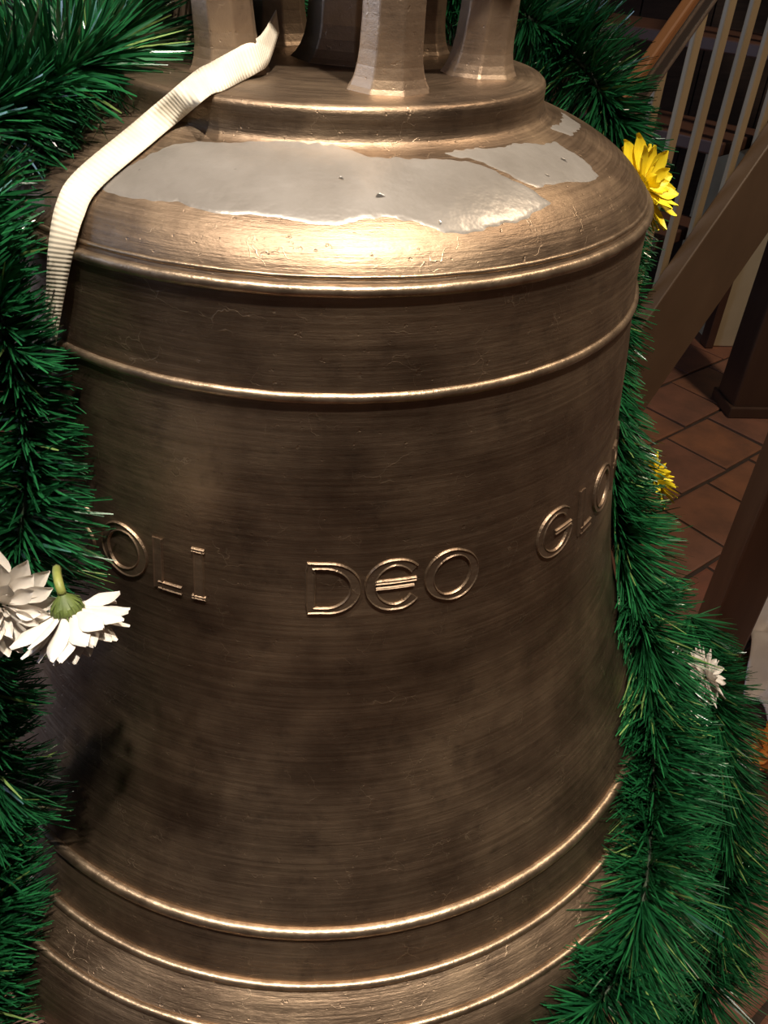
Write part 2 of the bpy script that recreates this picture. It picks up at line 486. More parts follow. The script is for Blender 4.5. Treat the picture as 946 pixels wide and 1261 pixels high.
# --- cast letters: flat topped strokes with sloping flanks, laid on the bell wall
DEGM = math.degrees(1.0) / 0.2385     # degrees per metre along the wall


def letter(strokes, th0, z0, name='letter'):
    """strokes: list of (points [(u,v) in metres], widths, closed)"""
    V, F = [], []
    for pts, wid, closed in strokes:
        P = np.array(pts, float); n = len(P); wd_ = np.broadcast_to(np.array(wid, float), (n,))
        T = (np.roll(P, -1, 0) - np.roll(P, 1, 0)) if closed else np.gradient(P, axis=0)
        T /= np.linalg.norm(T, axis=1)[:, None]; N = np.stack([-T[:, 1], T[:, 0]], -1)
        if not closed:   # push the ends out a little so the caps slope
            pass
        base = len(V)
        for i in range(n):
            h = 0.0016; ww = wd_[i] * 0.6
            for off, hh in ((-ww - .0003, -0.0006), (-ww, 0.0006), (-ww + .0006, h), (-ww + .0013, .0009), (ww - .0013, .0009), (ww - .0006, h), (ww, 0.0006), (ww + .0003, -0.0006)):
                q = P[i] + N[i] * off
                V.append(tuple(on_bell(th0 + q[0] * DEGM, z0 + q[1], hh)))
        m = 8
        for i in range(n if closed else n - 1):
            a = base + i * m; b = base + ((i + 1) % n) * m
            for k in range(m - 1): F.append((a + k, a + k + 1, b + k + 1, b + k))
        if not closed:
            F.append(tuple(base + k for k in range(m))[::-1]); F.append(tuple(base + (n - 1) * m + k for k in range(m)))
    return localise(mk(name, V, F, M_LETTER, None, False), bell)


def seg(a, b, n=6): return [(a[0] + (b[0] - a[0]) * t, a[1] + (b[1] - a[1]) * t) for t in np.linspace(0, 1, n)]


def arc(cx, cy, rx, ry, a0, a1, n=30): return [(cx + rx * math.cos(math.radians(a)), cy + ry * math.sin(math.radians(a))) for a in np.linspace(a0, a1, n)]


HL = 0.036; ZB = -0.148; ZM = ZB + HL / 2; SWD = 0.0060


def L_O(th):
    w = [SWD * (0.62 + 0.38 * abs(math.cos(math.radians(a + 25)))) for a in np.linspace(0, 360, 48, endpoint=False)]
    return letter([(arc(0, 0, .0156, .0160, 0, 352.5, 48), w, True)], th, ZM)


def L_L(th): return letter([(seg((0, HL / 2), (0, -HL / 2)), SWD, False), (seg((0, -HL / 2 + .0025), (.0165, -HL / 2 + .0025)), 0.005, False)], th, ZM)


def L_I(th): return letter([(seg((0, HL / 2), (0, -HL / 2)), SWD, False), (seg((-.0042, HL / 2 - .001), (.0042, HL / 2 - .001), 3), 0.0026, False), (seg((-.0046, -HL / 2 + .001), (.0046, -HL / 2 + .001), 3), 0.0026, False)], th, ZM)


def L_D(th):
    w = .0040
    outl = seg((-.0120, HL / 2 - .002), (-.0120, -HL / 2 + .002), 8) + [(-.006, -HL / 2 + .002)] + arc(-.002, 0, .0175, HL / 2 - .002, -88, 88, 26) + [(-.006, HL / 2 - .002)]
    ww = [.0052] * 8 + [.0038] + [.0038 + .0022 * math.cos(math.radians(a)) for a in np.linspace(-88, 88, 26)] + [.0038]
    return letter([(outl, ww, True)], th, ZM)


def L_E(th):
    a = np.linspace(38, 322, 34)
    return letter([([(.0155 * math.cos(math.radians(q)) + .0015, .0160 * math.sin(math.radians(q))) for q in a], [.0040 + .0022 * abs(math.cos(math.radians(q))) for q in a], False),
                   (seg((-.0110, .0026), (.0150, .0026)), .0026, False), (seg((-.0105, -.0016), (.0135, -.0016)), .0018, False)], th, ZM)


def L_G(th):
    a = np.linspace(42, 352, 36)
    return letter([([(.0165 * math.cos(math.radians(q)), .0160 * math.sin(math.radians(q))) for q in a], [.0040 + .0020 * abs(math.cos(math.radians(q))) for q in a], False),
                   (seg((-.001, .0000), (.0180, .0000)), .0032, False)], th, ZM)


def L_S(th):
    p = arc(0, .0078, .0095, .0082, 30, 270, 18) + arc(0, -.0080, .0100, .0080, 85, -150, 18)
    return letter([(p, .005, False)], th, ZM)


def L_R(th): return letter([(seg((-.009, HL / 2), (-.009, -HL / 2)), SWD, False), ([(-.009, HL / 2 - .002), (-.002, HL / 2 - .002)] + arc(-.002, .0085, .0095, .0075, 85, -85, 16) + [(-.009, .001)], .0042, False), (seg((-.001, 0), (.010, -HL / 2)), .005, False)], th, ZM)


def L_A(th): return letter([(seg((-.014, -HL / 2), (0, HL / 2)), .0042, False), (seg((0, HL / 2), (.014, -HL / 2)), .0055, False), (seg((-.009, -.007), (.009, -.007)), .003, False)], th, ZM)


L_S(-41.6); L_O(-32.3); L_L(-25.8); L_I(-19.0)
L_D(0.6); L_E(9.8); L_O(19.2)
L_G(40.2); L_L(47.9); L_O(57.0); L_R(66.5); L_I(73); L_A(80.0)

# --- grey repair patches smeared over the shoulder
FIT_Z = np.array([.07, .08, .09, .0985, .103]); FIT_R = np.array([.2105, .1949, .1726, .152, .146])
s_out = np.concatenate([[0], np.cumsum(np.hypot(*np.diff(prof, axis=0).T))])
sel = (prof[:, 1] < 0.1035) & (prof[:, 1] > 0.055)
R_OF_S = lambda s: (np.interp(s, s_out, prof[:, 0]), np.interp(s, s_out, prof[:, 1]))


def s_of_z(z):
    z = min(z, 0.103)
    r = float(np.interp(z, FIT_Z, FIT_R))
    return float(np.interp(r, prof[sel][:, 0], s_out[sel]))


def vnoise(x, y, seed):
    g = np.random.default_rng(seed); out = np.zeros_like(x); amp = 1
    for k in range(5):
        fr = 55 * 2 ** k
        for _ in range(4):
            a = g.uniform(0, 2 * PI); ph = g.uniform(0, 2 * PI); q = g.uniform(.7, 1.3)
            out += amp * np.sin((x * math.cos(a) + y * math.sin(a)) * fr * q + ph) / 4
        amp *= 0.72
    return out


def patch(poly, seed, cell=0.0011):
    P = np.array([(math.radians(t) * 0.185, s_of_z(z)) for t, z in poly])
    x0, y0 = P.min(0) - .012; x1, y1 = P.max(0) + .012; y0 = max(y0, s_out[sel][0]); 
    X, Y = np.meshgrid(np.arange(x0, x1, cell), np.arange(y0, y1, cell))
    inside = np.zeros(X.shape, bool); dmin = np.full(X.shape, 9.0)
    for i in range(len(P)):
        a, b = P[i], P[(i + 1) % len(P)]
        c = ((a[1] > Y) != (b[1] > Y)) & (X < (b[0] - a[0]) * (Y - a[1]) / (b[1] - a[1] + 1e-12) + a[0]); inside ^= c
        d = b - a; t = np.clip(((X - a[0]) * d[0] + (Y - a[1]) * d[1]) / (d @ d), 0, 1)
        dmin = np.minimum(dmin, np.hypot(X - a[0] - t * d[0], Y - a[1] - t * d[1]))
    sd = np.where(inside, dmin, -dmin) + 0.0030 * vnoise(X, Y, seed)
    off = np.clip(sd * 0.15, -0.0012, 0.00028) + np.where(sd > 0.002, 0.00012 * vnoise(X * .5, Y * .5, seed + 1), 0)
    th = X / 0.185; r, z = R_OF_S(Y); r2, z2 = R_OF_S(Y + .001); nr = -(z2 - z); nz = (r2 - r); ln = np.hypot(nr, nz); nr, nz = nr / ln, nz / ln
    rr = r + off * nr; zz = z + off * nz
    V = np.stack([rr * np.sin(th), -rr * np.cos(th), zz], -1).reshape(-1, 3)
    ny, nx = X.shape; i, k = np.meshgrid(np.arange(ny - 1), np.arange(nx - 1), indexing='ij')
    keep = (off[:-1, :-1] > -.0008) | (off[1:, 1:] > -.0008)
    q = np.stack([i * nx + k, (i + 1) * nx + k, (i + 1) * nx + k + 1, i * nx + k + 1], -1)[keep]
    us, invv = np.unique(q, return_inverse=True)
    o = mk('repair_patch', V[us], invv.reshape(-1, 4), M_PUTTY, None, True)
    o['label'] = 'smooth grey filler smeared over the shoulder'
    return localise(o, bell)


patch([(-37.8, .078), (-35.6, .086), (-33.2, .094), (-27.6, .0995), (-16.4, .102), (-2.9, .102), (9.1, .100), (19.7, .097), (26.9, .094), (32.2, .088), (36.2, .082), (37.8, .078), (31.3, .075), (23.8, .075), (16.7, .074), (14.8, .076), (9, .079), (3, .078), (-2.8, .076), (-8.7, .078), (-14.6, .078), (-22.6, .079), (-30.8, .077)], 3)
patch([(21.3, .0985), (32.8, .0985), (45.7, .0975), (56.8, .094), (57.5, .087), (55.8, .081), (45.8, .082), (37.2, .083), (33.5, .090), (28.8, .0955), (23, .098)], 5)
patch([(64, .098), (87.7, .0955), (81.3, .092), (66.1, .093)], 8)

# --- the canons: faceted loops that rise from the crown plate and arch in to the centre


def canon(px, py, wt, wr, rot, top_r=0.045, name='canon', h=0.15):
    """wt / wr: half size across and along the bearing; foot at (px, py)"""
    b = math.atan2(py, px); R = math.hypot(px, py)
    zs = [0.1165, 0.1185, 0.1215, 0.126, 0.132, 0.140, 0.155, 0.18, 0.205, 0.225, 0.24, 0.25]
    V, F = [], []; sec = [(1, .42), (.42, 1), (-.42, 1), (-1, .42), (-1, -.42), (-.42, -1), (.42, -1), (1, -.42)]
    for i, z in enumerate(zs):
        t = (z - 0.1185) / (h - .015)
        flare = 1 + 0.40 * math.exp(-(max(z - .1185, 0)) / 0.009)
        inw = max(0.0, t - 0.45) / 0.55
        Rc = R + 0.004 * math.sin(min(1, max(t, 0) * 2) * PI / 2) - (R - top_r) * inw ** 2
        cx, cy = Rc * math.cos(b), Rc * math.sin(b)
        for sx, sy in sec:
            lx, ly = sx * wr * flare, sy * wt * flare
            a = b + rot
            V.append((cx + lx * math.cos(a) - ly * math.sin(a), cy + lx * math.sin(a) + ly * math.cos(a), z))
    n = len(sec)
    for i in range(len(zs) - 1):
        for k in range(n): F.append((i * n + k, i * n + (k + 1) % n, (i + 1) * n + (k + 1) % n, (i + 1) * n + k))
    F.append(tuple(range(n))[::-1]); F.append(tuple((len(zs) - 1) * n + k for k in range(n)))
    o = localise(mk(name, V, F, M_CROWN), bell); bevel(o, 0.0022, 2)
    return o


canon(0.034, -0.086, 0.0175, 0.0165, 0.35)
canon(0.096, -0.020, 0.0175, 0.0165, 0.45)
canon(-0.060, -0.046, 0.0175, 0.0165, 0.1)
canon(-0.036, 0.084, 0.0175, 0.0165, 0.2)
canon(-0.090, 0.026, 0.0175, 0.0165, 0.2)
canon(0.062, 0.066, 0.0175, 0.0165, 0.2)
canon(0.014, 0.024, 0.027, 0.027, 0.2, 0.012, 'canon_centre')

# unseen timber block added above the canons to cast shade on the crown
hs = tag(empty('shade_block', (0, 0, 0.25)), 'unseen oak block with iron straps, added on top of the bell canons to cast shade', 'added shade block')
bevel(localise(mk('block', *box_vf(-0.12, 0.12, -0.075, 0.075, 0.25, 0.40), M_OAK), hs), 0.006)
for xx in (-0.07, 0.07):
    bevel(localise(mk('iron_strap', *box_vf(xx - .02, xx + .02, -0.08, 0.08, 0.256, 0.406), M_IRON), hs), 0.002)

# trestle under the bell
stand = tag(empty('bell_stand', (0, 0, FLOOR)), 'heavy timber trestle stand under the bell', 'stand')
for yy in (-0.2, 0.2): localise(bevel(mk('beam', *box_vf(-0.27, 0.27, yy - .05, yy + .05, BELL_BASE - .1, BELL_BASE), M_OAK), .005), stand)
for xx in (-0.21, 0.21):
    for yy in (-0.2, 0.2): localise(bevel(mk('leg', *box_vf(xx - .04, xx + .04, yy - .04, yy + .04, FLOOR, BELL_BASE - .1), M_OAK), .004), stand)
    localise(bevel(mk('stretcher', *box_vf(xx - .025, xx + .025, -0.16, 0.16, FLOOR + .15, FLOOR + .22), M_OAK), .004), stand)

# ------------------------------------------------------------------ ribbon


def at(px, py, depth):
    return CAM + (FW + RT * (px - W_ / 2) / FPX - UP * (py - H_ / 2) / FPX) * depth


def strip(name, rows, mat, thick=0.0004):
    """rows: list of (left point, right point)"""
    A = catmull([np.concatenate(r) for r in rows], 2); n = len(A); m = 5
    V, AL = [], []; s = 0
    for i in range(n):
        a, b = A[i, :3], A[i, 3:]
        if i: s += np.linalg.norm((A[i] - A[i - 1])[:3] + (A[i] - A[i - 1])[3:]) / 2
        for k in range(m): V.append(a + (b - a) * k / (m - 1)); AL.append((s, k / (m - 1) * .02, 0))
    F = [(i * m + k, i * m + k + 1, (i + 1) * m + k + 1, (i + 1) * m + k) for i in range(n - 1) for k in range(m - 1)]
    o = mk(name, [tuple(p) for p in V], F, mat, None, True)
    at_ = o.data.attributes.new('along', 'FLOAT_VECTOR', 'POINT'); at_.data.foreach_set('vector', np.array(AL, np.float32).ravel())
    sm = o.modifiers.new('solid', 'SOLIDIFY'); sm.thickness = thick; sm.offset = 0
    return o


rows = [((340, 12, .500), (344, 40, .500)),
        ((322, 42, .484), (331, 78, .484)),
        ((305, 52, .474), (318, 89, .472)),
        ((276, 68, .466), (290, 104, .464)),
        ((258, 78, .465), (274, 112, .463)),
        ((240, 88, .464), (258, 118, .462)),
        ((200, 121, .462), (224, 146, .460)),
        ((160, 155, .446), (188, 176, .444)),
        ((92, 212, .428), (122, 233, .425)),
        ((70, 248, .420), (103, 268, .417)),
        ((60, 300, .424), (92, 305, .418)),
        ((56, 370, .446), (78, 372, .440)),
        ((50, 440, .474), (66, 442, .466)),
        ((44, 500, .50), (58, 502, .494))]


def bell_depth(px, py):
    d = FW + RT * (px - W_ / 2) / FPX - UP * (py - H_ / 2) / FPX
    t_ = np.linspace(.3, .9, 3000); X = CAM + t_[:, None] * d; rho = np.hypot(X[:, 0], X[:, 1])
    ins = ((X[:, 2] <= .1126) & (rho < rz(X[:, 2]))) | ((X[:, 2] > .1126) & (X[:, 2] < .119) & (rho < .1425))
    return float(t_[ins.argmax()]) if ins.any() else 9.0


dense = catmull([(*a, *b) for a, b in rows], 8)
gapd = np.array([[min(r[2], bell_depth(r[0], r[1]) - .003), min(r[5], bell_depth(r[3], r[4]) - .003)] for r in dense])
for i_, r in enumerate(dense):      # keep the middle of the ribbon clear of the plate rim as well
    for w_ in (.25, .5, .75):
        m_ = (1 - w_) * r[:3] + w_ * r[3:]
        gapd[i_] -= max(0.0, (1 - w_) * gapd[i_, 0] + w_ * gapd[i_, 1] - bell_depth(m_[0], m_[1]) + .003)
for _ in range(3): gapd[1:-1] = np.minimum(gapd[1:-1], (gapd[:-2] + 2 * gapd[1:-1] + gapd[2:]) / 4)
rows = [(at(r[0], r[1], g_[0]), at(r[3], r[4], g_[1])) for r, g_ in zip(dense, gapd)]
ribbon = strip('ribbon', rows, M_RIBBON)
tag(ribbon, 'cream ribbed ribbon tied round a bronze canon and trailing over the bell shoulder', 'ribbon')

# ------------------------------------------------------------------ garlands


def garland(name, pts, radius, per_m, label, seed, lean=0.55, clear=True):
    g = np.random.default_rng(seed)
    path = catmull(pts, 24)
    if clear:    # the wire runs outside the metal
        rho = np.hypot(path[:, 0], path[:, 1]); lim = np.where(path[:, 2] > .119, 0, np.where(path[:, 2] < -.5, 0, rz(np.clip(path[:, 2], -.487, .112)) + .008))
        k_ = np.where(rho < lim, lim / np.maximum(rho, 1e-6), 1.0); path[:, :2] *= k_[:, None]
        for _ in range(3): path[1:-1] = (path[:-2] + 2 * path[1:-1] + path[2:]) / 4
    s = np.concatenate([[0], np.cumsum(np.linalg.norm(np.diff(path, axis=0), axis=1))]); Ltot = s[-1]
    T, N, B = frames(path)
    root = empty(name, tuple(path[0]))
    tag(root, label, 'garland', 'pine tinsel garlands round the bell')
    localise(mk('wire', *tube_vf(path[::4], 0.003, 6), M_WIRE, None, True), root)
    n = int(Ltot * per_m)
    u = np.sort(g.uniform(0, Ltot, n)); ix = lambda A: np.stack([np.interp(u, s, A[:, k]) for k in range(3)], -1)
    p, t, nn, bb = ix(path), ix(T), ix(N), ix(B)
    rad = np.interp(u, np.linspace(0, Ltot, len(radius)), radius)
    # needles come in twisted bundles round the wire
    clump = np.floor(u / 0.006); crand = g.uniform(0, 2 * PI, int(clump.max()) + 2)
    phi = g.uniform(0, 2 * PI, n)
    bundle = g.random(n) < 0.6
    phi = np.where(bundle, crand[clump.astype(int)] + g.integers(0, 5, n) * 2 * PI / 5 + g.normal(0, .16, n), phi)
    ln = lean + 0.30 * np.sin(u * 43 + 2 * np.sin(u * 17)) + g.normal(0, .16, n)
    radial = nn * np.cos(phi)[:, None] + bb * np.sin(phi)[:, None]
    d = radial * np.cos(ln)[:, None] + t * np.sin(ln)[:, None]; d /= np.linalg.norm(d, axis=1)[:, None]
    L = rad * g.uniform(.78, 1.06, n) * (1 + .13 * np.sin(u * 61 + phi * 2))
    side = np.cross(d, g.normal(0, 1, (n, 3))); side /= np.linalg.norm(side, axis=1)[:, None]
    curl = np.cross(d, side) * (g.normal(0, .10, n))[:, None] + np.array([0, 0, -0.05])
    w = g.uniform(.0007, .00115, n)[:, None]
    q0 = p + radial * .002; q1 = q0 + d * (L * .5)[:, None] + curl * (L * .35)[:, None]; q2 = q0 + d * L[:, None] + curl * (L * 1.0)[:, None]
    if clear:
        for q in (q0, q1, q2):
            rho = np.hypot(q[:, 0], q[:, 1]); zz = np.clip(q[:, 2], -.487, .112); lim = rz(zz) + .004
            lim = np.where(q[:, 2] > .112, 0, np.where(q[:, 2] < -.5, 0, lim))
            k = np.where(rho < lim, lim / np.maximum(rho, 1e-6), 1.0); q[:, 0] *= k; q[:, 1] *= k
    V = np.stack([q0 - side * w, q0 + side * w, q1 + side * w, q1 - side * w, q2 + side * w * .35, q2 - side * w * .35], 1).reshape(-1, 3)
    b = np.arange(n)[:, None] * 6
    F = np.concatenate([b + np.array([[0, 1, 2, 3]]), b + np.array([[3, 2, 4, 5]])], 0)
    o = mk('needles', V, F, M_NEEDLE); a = o.data.attributes.new('tint', 'FLOAT', 'POINT')
    sh = np.clip(g.beta(2.2, 2.4, n), 0, 1); sh = np.where(g.random(n) < .03, 1.0, sh * .82)
    a.data.foreach_set('value', np.repeat(sh, 6).astype(np.float32))
    tag(o, kind='stuff'); localise(o, root)
    return root


garland('tinsel_garland', [at(-30, 215, .43), at(-22, 290, .42), at(-2, 390, .44), at(22, 480, .47), at(32, 590, .485), at(20, 670, .49), at(-20, 780, .52), at(-22, 880, .55), at(-15, 960, .575), at(-12, 1050, .59), at(-8, 1120, .60), at(-20, 1200, .61), at(-25, 1290, .62)],
        [.032, .034, .036, .044, .052, .046, .035, .045, .052, .052, .045, .050, .050], 11000, 'green pine tinsel garland hanging down the bell beside the white flowers', 21, -0.35)
garland('tinsel_garland', [at(-70, 170, .44), at(10, 125, .445), at(90, 85, .465), at(150, 40, .51), at(205, -5, .59), at(320, -20, .72), at(470, -5, .80), at(590, -5, .76), at(655, 25, .735), at(712, 75, .725), at(755, 140, .725), at(775, 215, .735)],
        [.050, .052, .058, .060, .058, .05, .045, .05, .056, .058, .052, .04], 11000, 'green pine tinsel garland wound behind the bell crown', 22, 0.35)
garland('tinsel_garland', [at(760, 235, .74), at(750, 330, .75), at(745, 420, .74), at(748, 500, .74), at(752, 590, .745), at(765, 680, .75), at(790, 770, .75), at(800, 860, .74), at(805, 950, .725), at(800, 1030, .705), at(772, 1100, .68), at(745, 1170, .66), at(712, 1230, .645), at(660, 1290, .64), at(560, 1330, .635)],
        [.045, .042, .04, .045, .05, .055, .06, .062, .062, .062, .064, .064, .06, .055, .05], 11000, 'green pine tinsel garland trailing down to the flared lip of the bell', 23, 0.35)
garland('tinsel_garland', [at(850, 760, .98), at(875, 850, .97), at(890, 950, .95), at(895, 1050, .93), at(885, 1150, .91), at(860, 1230, .88), at(820, 1290, .86)],
        [.05, .055, .062, .065, .062, .06, .055], 10000, 'dark green pine tinsel garland hanging free in the shade beside the wooden leg', 24, 0.3, False)

# ------------------------------------------------------------------ flowers


def petal_mesh(name, L, w, cup, curl, mat, notch=False, seed=0):
    V, F = [], []; n = 9; m = 5; r = random.Random(seed)
    for i in range(n):
        t = i / (n - 1)
        ww = w * (0.30 + 0.70 * math.sin(min(1, t * 1.25) * PI / 2)) * (1 if t < .6 else max(.08, (1 - ((t - .6) / .4) ** 1.7)))
        for k in range(m):
            c = (k / (m - 1) - .5) * 2
            V.append((L * t, c * ww / 2 + 0.0006 * math.sin(t * 6 + seed), cup * w * (c * c) * (1 - .4 * t) + curl * L * t * t + (-.008 * L if abs(c) < .3 else 0)))
    for i in range(n - 1):
        for k in range(m - 1): F.append((i * m + k, (i + 1) * m + k, (i + 1) * m + k + 1, i * m + k + 1))
    me = bpy.data.meshes.new(name); me.from_pydata(V, [], F); me.materials.append(mat)
    me.polygons.foreach_set('use_smooth', [True] * len(F))
    return me


def flower(name, loc, axis, L, mat, label, rings, stem_to=None, w=.011, seed=1, group=None, cs=1.0):
    """axis: the way the bloom faces; rings: (count, tilt above the plane deg, radius, length factor)"""
    r = random.Random(seed)
    root = empty(name, tuple(loc)); tag(root, label, 'flower', group)
    ax = Vector(axis).normalized(); q = ax.to_track_quat('Z', 'Y').to_matrix().to_4x4()
    mes = [petal_mesh('petal', L, w, .25 * (1 if k % 2 else .5), r.uniform(-.12, .16), mat, seed=k) for k in range(5)]
    for j, (cnt, tilt, rad, lf) in enumerate(rings):
        for k in range(cnt):
            a = 2 * PI * (k + .5 * (j % 2) + r.uniform(-.25, .25)) / cnt
            m = q @ Matrix.Rotation(a, 4, 'Z') @ Matrix.Translation((rad, 0, .001 * j)) @ Matrix.Rotation(-math.radians(tilt + r.uniform(-9, 9)), 4, 'Y') @ Matrix.Rotation(r.uniform(-.35, .35), 4, 'X') @ Matrix.Diagonal((lf * r.uniform(.88, 1.08), lf, lf, 1))
            inst('petal', mes[r.randrange(5)], root, m)
    # calyx cup behind the petals
    V, F = [], []; pr = [(a_ * cs, b_ * cs) for a_, b_ in ((.0022, -.014), (.0036, -.012), (.0075, -.0085), (.0105, -.004), (.0118, .0005), (.0105, .002))]
    for rr, zz in pr:
        for k in range(16):
            a = 2 * PI * k / 16; e = 1 + .10 * (k % 2) * (rr / .0118); V.append(tuple(q @ Vector((rr * e * math.cos(a), rr * e * math.sin(a), zz))))
    for i in range(len(pr) - 1):
        for k in range(16): F.append((i * 16 + k, i * 16 + (k + 1) % 16, (i + 1) * 16 + (k + 1) % 16, (i + 1) * 16 + k))
    cx_ = mk('calyx', V, F, M_CALYX, root, True)
    V, F = [], []
    for k in range(26):   # sepals laid over the cup
        a = 2 * PI * k / 26; l = .011 + .003 * (k % 3)
        b0 = Vector((.0055 * math.cos(a), .0055 * math.sin(a), -.0102)); b1 = Vector((.0135 * math.cos(a), .0135 * math.sin(a), -.0102 + l))
        sd = Vector((-math.sin(a), math.cos(a), 0)) * .0011; i0 = len(V)
        mid = (b0 + b1) / 2 + Vector((.0020 * math.cos(a), .0020 * math.sin(a), -.001))
        for p_ in (b0 - sd * .6, b0 + sd * .6, mid + sd, mid - sd, b1): V.append(tuple(q @ (p_ * cs)))
        F += [(i0, i0 + 1, i0 + 2, i0 + 3), (i0 + 3, i0 + 2, i0 + 4)]
    mk('sepals', V, F, M_CALYX, cx_)
    if stem_to is not None:
        a = Vector(q @ Vector((0, 0, -.013 * cs))); b = Vector(stem_to) - Vector(loc); c = a * 2.2
        path = [tuple((1 - t) ** 2 * a + 2 * t * (1 - t) * c + t * t * b) for t in np.linspace(0, 1, 10)]
        mk('stem', *tube_vf(path, .0024, 8), M_STEM, root, True)
    return root


DR = [(13, 8, .007, 1.0), (12, -16, .006, .96), (10, 28, .005, .88), (8, 50, .003, .6)]
DW = [(12, -42, .006, 1.0), (12, -18, .006, 1.0), (12, 6, .005, .95), (11, 28, .004, .85), (9, 50, .003, .7), (7, 70, .002, .5)]
FG = None
flower('white_chrysanthemum', at(83, 750, .435), tuple(-UP * .80 + FW * .36 + RT * .12), .026, M_WHITEP, 'white chrysanthemum hanging head down with its green calyx uppermost', [(14, 16, .006, 1.0), (14, 32, .006, 1.05), (12, 46, .005, 1.0)], at(70, 700, .45), .0125, 3, None, .72)
flower('white_chrysanthemum', at(-2, 745, .43), tuple(RT * .25 - FW * .85 - UP * .35), .025, M_WHITEP, 'full white chrysanthemum with layered petals facing out of the garland', [(13, 0, .006, 1.0), (13, 18, .006, .95), (12, 35, .005, .85), (10, 55, .003, .7), (8, 72, .002, .5)], at(0, 690, .47), .0115, 4)
flower('yellow_chrysanthemum', at(790, 230, .620), tuple(RT * .62 - FW * .70 + UP * .1), .030, M_YELLOWP, 'bright yellow chrysanthemum tucked behind the bell shoulder', DR, at(770, 270, .66), .0160, 5)
flower('yellow_chrysanthemum', at(803, 588, .775), tuple(RT * .8 + UP * .5 - FW * .2), .026, M_YELLOWP, 'yellow flower half buried low in the garland above the red tiles', DR, at(785, 620, .78), .010, 6)
flower('white_chrysanthemum', at(868, 832, .90), tuple(RT * .75 - FW * .5 + UP * .25), .030, M_WHITEP, 'white flower sunk in the garland beside the brown wooden leg', DR, at(840, 860, .93), .012, 7)
flower('orange_flower', at(962, 925, 1.50), tuple(-RT * .2 - FW * .8 + UP * .4), .050, M_ORANGEP, 'orange bloom at the edge of the white sheet', DR, at(1000, 950, 1.56), .024, 8)
o = mk('flower_stem', *tube_vf([at(12, 225, .475), at(17, 265, .472), at(14, 300, .472), at(15, 340, .478)], [.0028, .0026, .0024, .0026], 8), M_STEM, None, True)
tag(o, 'bare yellow-green cut stem poking out of the garland near the ribbon', 'stem')

# ------------------------------------------------------------------ staircase
SB = np.array([0.8214, 1.2040]); SH = np.array([math.cos(math.radians(40)), math.sin(math.radians(40))]); SN = np.array([-SH[1], SH[0]])


def sp(s, n, z):
    p = SB + SH * s + SN * n; return (p[0], p[1], z)


stair = tag(empty('staircase', sp(-.4, .3, FLOOR)), 'wooden staircase with cream balusters and an orange-brown handrail', 'staircase')


def prism(name, sz, n0, n1, mat, bv=0.004, under=None):
    """polygon in the stair plane (s, z) given thickness from n0 to n1"""
    k = len(sz); V = [sp(s, n0, z) for s, z in sz] + [sp(s, n1, z) for s, z in sz]
    F = [tuple(range(k)), tuple(range(k, 2 * k))[::-1]] + [(i, i + k, (i + 1) % k + k, (i + 1) % k) for i in range(k)]
    o = localise(mk(name, V, F, mat), stair)
    if under: o.parent = under
    if bv: bevel(o, bv)
    return o


SL = 0.90
lo = lambda s: -.795 + SL * s
hi = lambda s: -.420 + SL * s
prism('stringer', [((FLOOR + .795) / SL, FLOOR), (1.5, lo(1.5)), (1.5, hi(1.5)), ((FLOOR + .42) / SL, FLOOR)], -.012, .028, M_STRINGER)
hr = prism('handrail', [(-.60, SL * -.60 + .300), (1.5, SL * 1.5 + .300), (1.5, SL * 1.5 + .325), (-.60, SL * -.60 + .325)], -.012, .012, M_RAIL, .005)
prism('rail_moulding', [(-.60, SL * -.60 + .235), (1.5, SL * 1.5 + .235), (1.5, SL * 1.5 + .300), (-.60, SL * -.60 + .300)], -.008, .012, M_RAILDARK, .004, hr)
for dz in (.285, .245):
    prism('rail_bead', [(-.60, SL * -.60 + dz), (1.5, SL * 1.5 + dz), (1.5, SL * 1.5 + dz + .008), (-.60, SL * -.60 + dz + .008)], -.012, -.006, M_RAILBEAD, .002, hr)
for k in range(-4, 15):
    s0 = -.025 + .1015 * k
    prism('baluster', [(s0 - .015, hi(s0) - .06), (s0 + .015, hi(s0) - .06), (s0 + .015, SL * (s0 + .015) + .26), (s0 - .015, SL * (s0 - .015) + .26)], .030, .042, M_BALUSTER, .003)
for k in range(0, 11):     # treads and risers behind the stringer
    s0 = -.62 + .2 * k; z0 = FLOOR + .18 * (k + 1)
    prism('tread', [(s0 - .03, z0 - .03), (s0 + .2, z0 - .03), (s0 + .2, z0), (s0 - .03, z0)], .055, .80, M_TREAD)
    if False: prism('riser', [(s0, z0 - .18), (s0 + .015, z0 - .18), (s0 + .015, z0 - .03), (s0, z0 - .03)], .055, .80, M_DARKPLANK, 0)
prism('newel_post', [(-.70, FLOOR), (-.61, FLOOR), (-.61, -.12), (-.70, -.12)], -.03, .06, M_POST, .006)

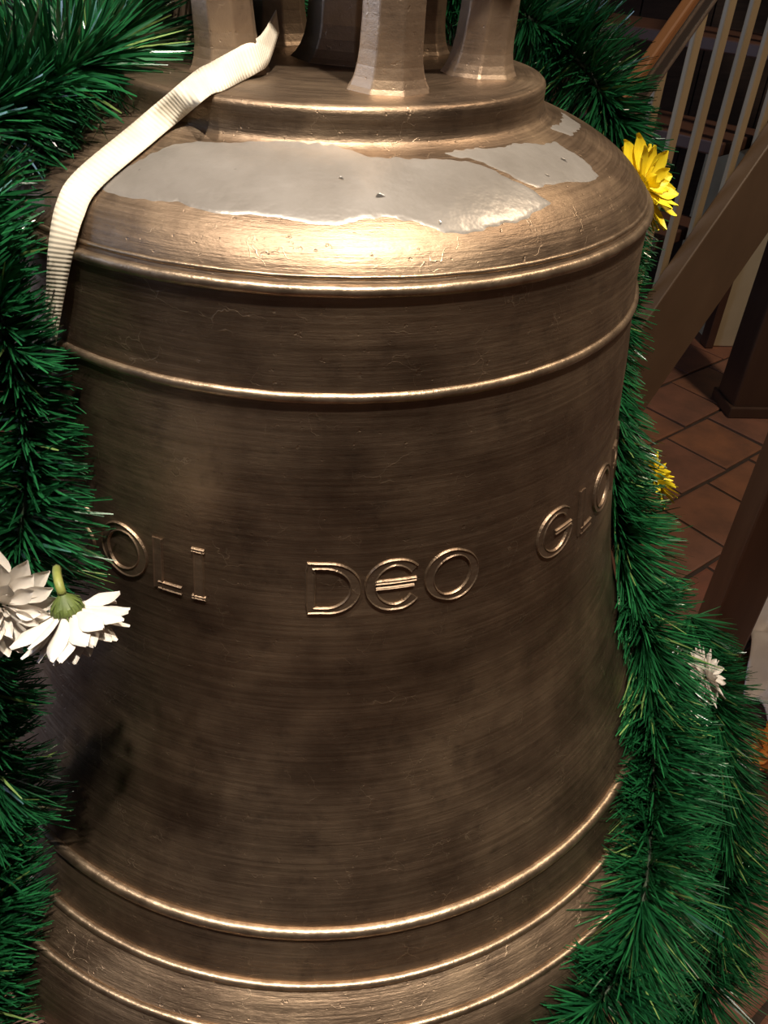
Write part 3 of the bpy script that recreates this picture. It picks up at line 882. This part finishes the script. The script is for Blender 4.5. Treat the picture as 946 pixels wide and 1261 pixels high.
# post carrying the stair, cream cupboard behind it
post = tag(empty('stair_post', (1.385, 1.72, FLOOR)), 'thick dark wooden post standing on the tiles under the staircase', 'post')
pz = -.20
bevel(localise(mk('shaft', *box_vf(1.325, 1.455, 1.66, 1.79, FLOOR, pz), M_POST), post), .008)
bevel(localise(mk('foot', *box_vf(1.315, 1.465, 1.65, 1.80, FLOOR, FLOOR + .04), M_POST), post), .005)
cup = tag(empty('cupboard', (1.75, 2.25, FLOOR)), 'cream painted cupboard in the dark under the staircase', 'cupboard')
bevel(localise(mk('body', *box_vf(1.47, 2.3, 2.20, 2.7, FLOOR, -.45), M_CREAM), cup), .004)
localise(bevel(mk('door', *box_vf(1.56, 2.25, 2.185, 2.20, FLOOR + .06, -.5), M_CREAM), .003), cup)
localise(bevel(mk('edge_trim', *box_vf(1.44, 1.47, 2.18, 2.24, FLOOR, -.45), M_TREAD), .003), cup)

# wooden leg at the right, with a sheet on the floor beside it
leg = tag(empty('wooden_upright', (0.845, 0.57, FLOOR)), 'stout brown wooden upright with a square section standing before the tiles', 'wooden upright')
m = Matrix.Translation((0.83, 0.57, 0)) @ Matrix.Rotation(math.radians(-8), 4, 'Z')
lg = mk('upright', *box_vf(-.042, .042, -.042, .042, FLOOR, 0.55), M_LEG); lg.data.transform(m); localise(lg, leg); bevel(lg, .005)
lg = mk('foot_block', *box_vf(-.046, .046, -.046, .046, FLOOR, FLOOR + .05), M_LEG); lg.data.transform(m); localise(lg, leg); bevel(lg, .005)

# crumpled white sheet
nx, ny = 60, 60; V = []
for j in range(ny):
    for i in range(nx):
        a, b = i / (nx - 1), j / (ny - 1); X = .84 + .07 * b + a * .75 + .012 * math.sin(b * 9); Y = .18 + b * (.50 + .3 * a) + .03 * math.sin(a * 11)
        z = FLOOR + .012 + .075 * abs(math.sin(a * 5 + b * 7 + 1.2 * math.sin(b * 5))) ** 1.5 * (.5 + .5 * math.sin(a * 7 - b * 4)) ** 1 + .05 * abs(math.sin(b * 11 - a * 8 + math.sin(a * 9))) + .015 * math.sin(a * 31 + b * 17)
        V.append((X, Y, max(z, FLOOR + .006)))
F = [(j * nx + i, j * nx + i + 1, (j + 1) * nx + i + 1, (j + 1) * nx + i) for j in range(ny - 1) for i in range(nx - 1)]
o = mk('sheet', V, F, M_WHITECLOTH, None, True); sm = o.modifiers.new('solid', 'SOLIDIFY'); sm.thickness = .003
tag(o, 'crumpled white sheet lying on the tiles beside the brown upright', 'sheet')

# dark curtain far left, dark blue cloth hung by the post


def curtain(name, x0, x1, y, z0, z1, folds, depth, mat, label, cat, nrow=12):
    nx = folds * 10; V = []
    for j in range(nrow + 1):
        for i in range(nx + 1):
            a, b = i / nx, j / nrow
            V.append((x0 + (x1 - x0) * a + .01 * math.sin(b * 5 + a * 9), y + depth * math.sin(a * folds * 2 * PI + .8 * math.sin(a * 13)) * (.6 + .4 * (1 - b)), z0 + (z1 - z0) * b))
    F = [(j * (nx + 1) + i, j * (nx + 1) + i + 1, (j + 1) * (nx + 1) + i + 1, (j + 1) * (nx + 1) + i) for j in range(nrow) for i in range(nx)]
    o = mk(name, V, F, mat, None, True); sm = o.modifiers.new('solid', 'SOLIDIFY'); sm.thickness = .004
    tag(o, label, cat); return o


curtain('curtain', -2.1, -.3, 2.0, FLOOR + .01, 1.9, 12, .05, M_DARKCLOTH, 'dark brown curtain hanging in folds behind the garland', 'curtain')
curtain('hanging_cloth', 1.56, 1.95, 1.74, -.92, -.3, 4, .025, M_BLUECLOTH, 'dark blue cloth hanging beside the stair post', 'cloth')
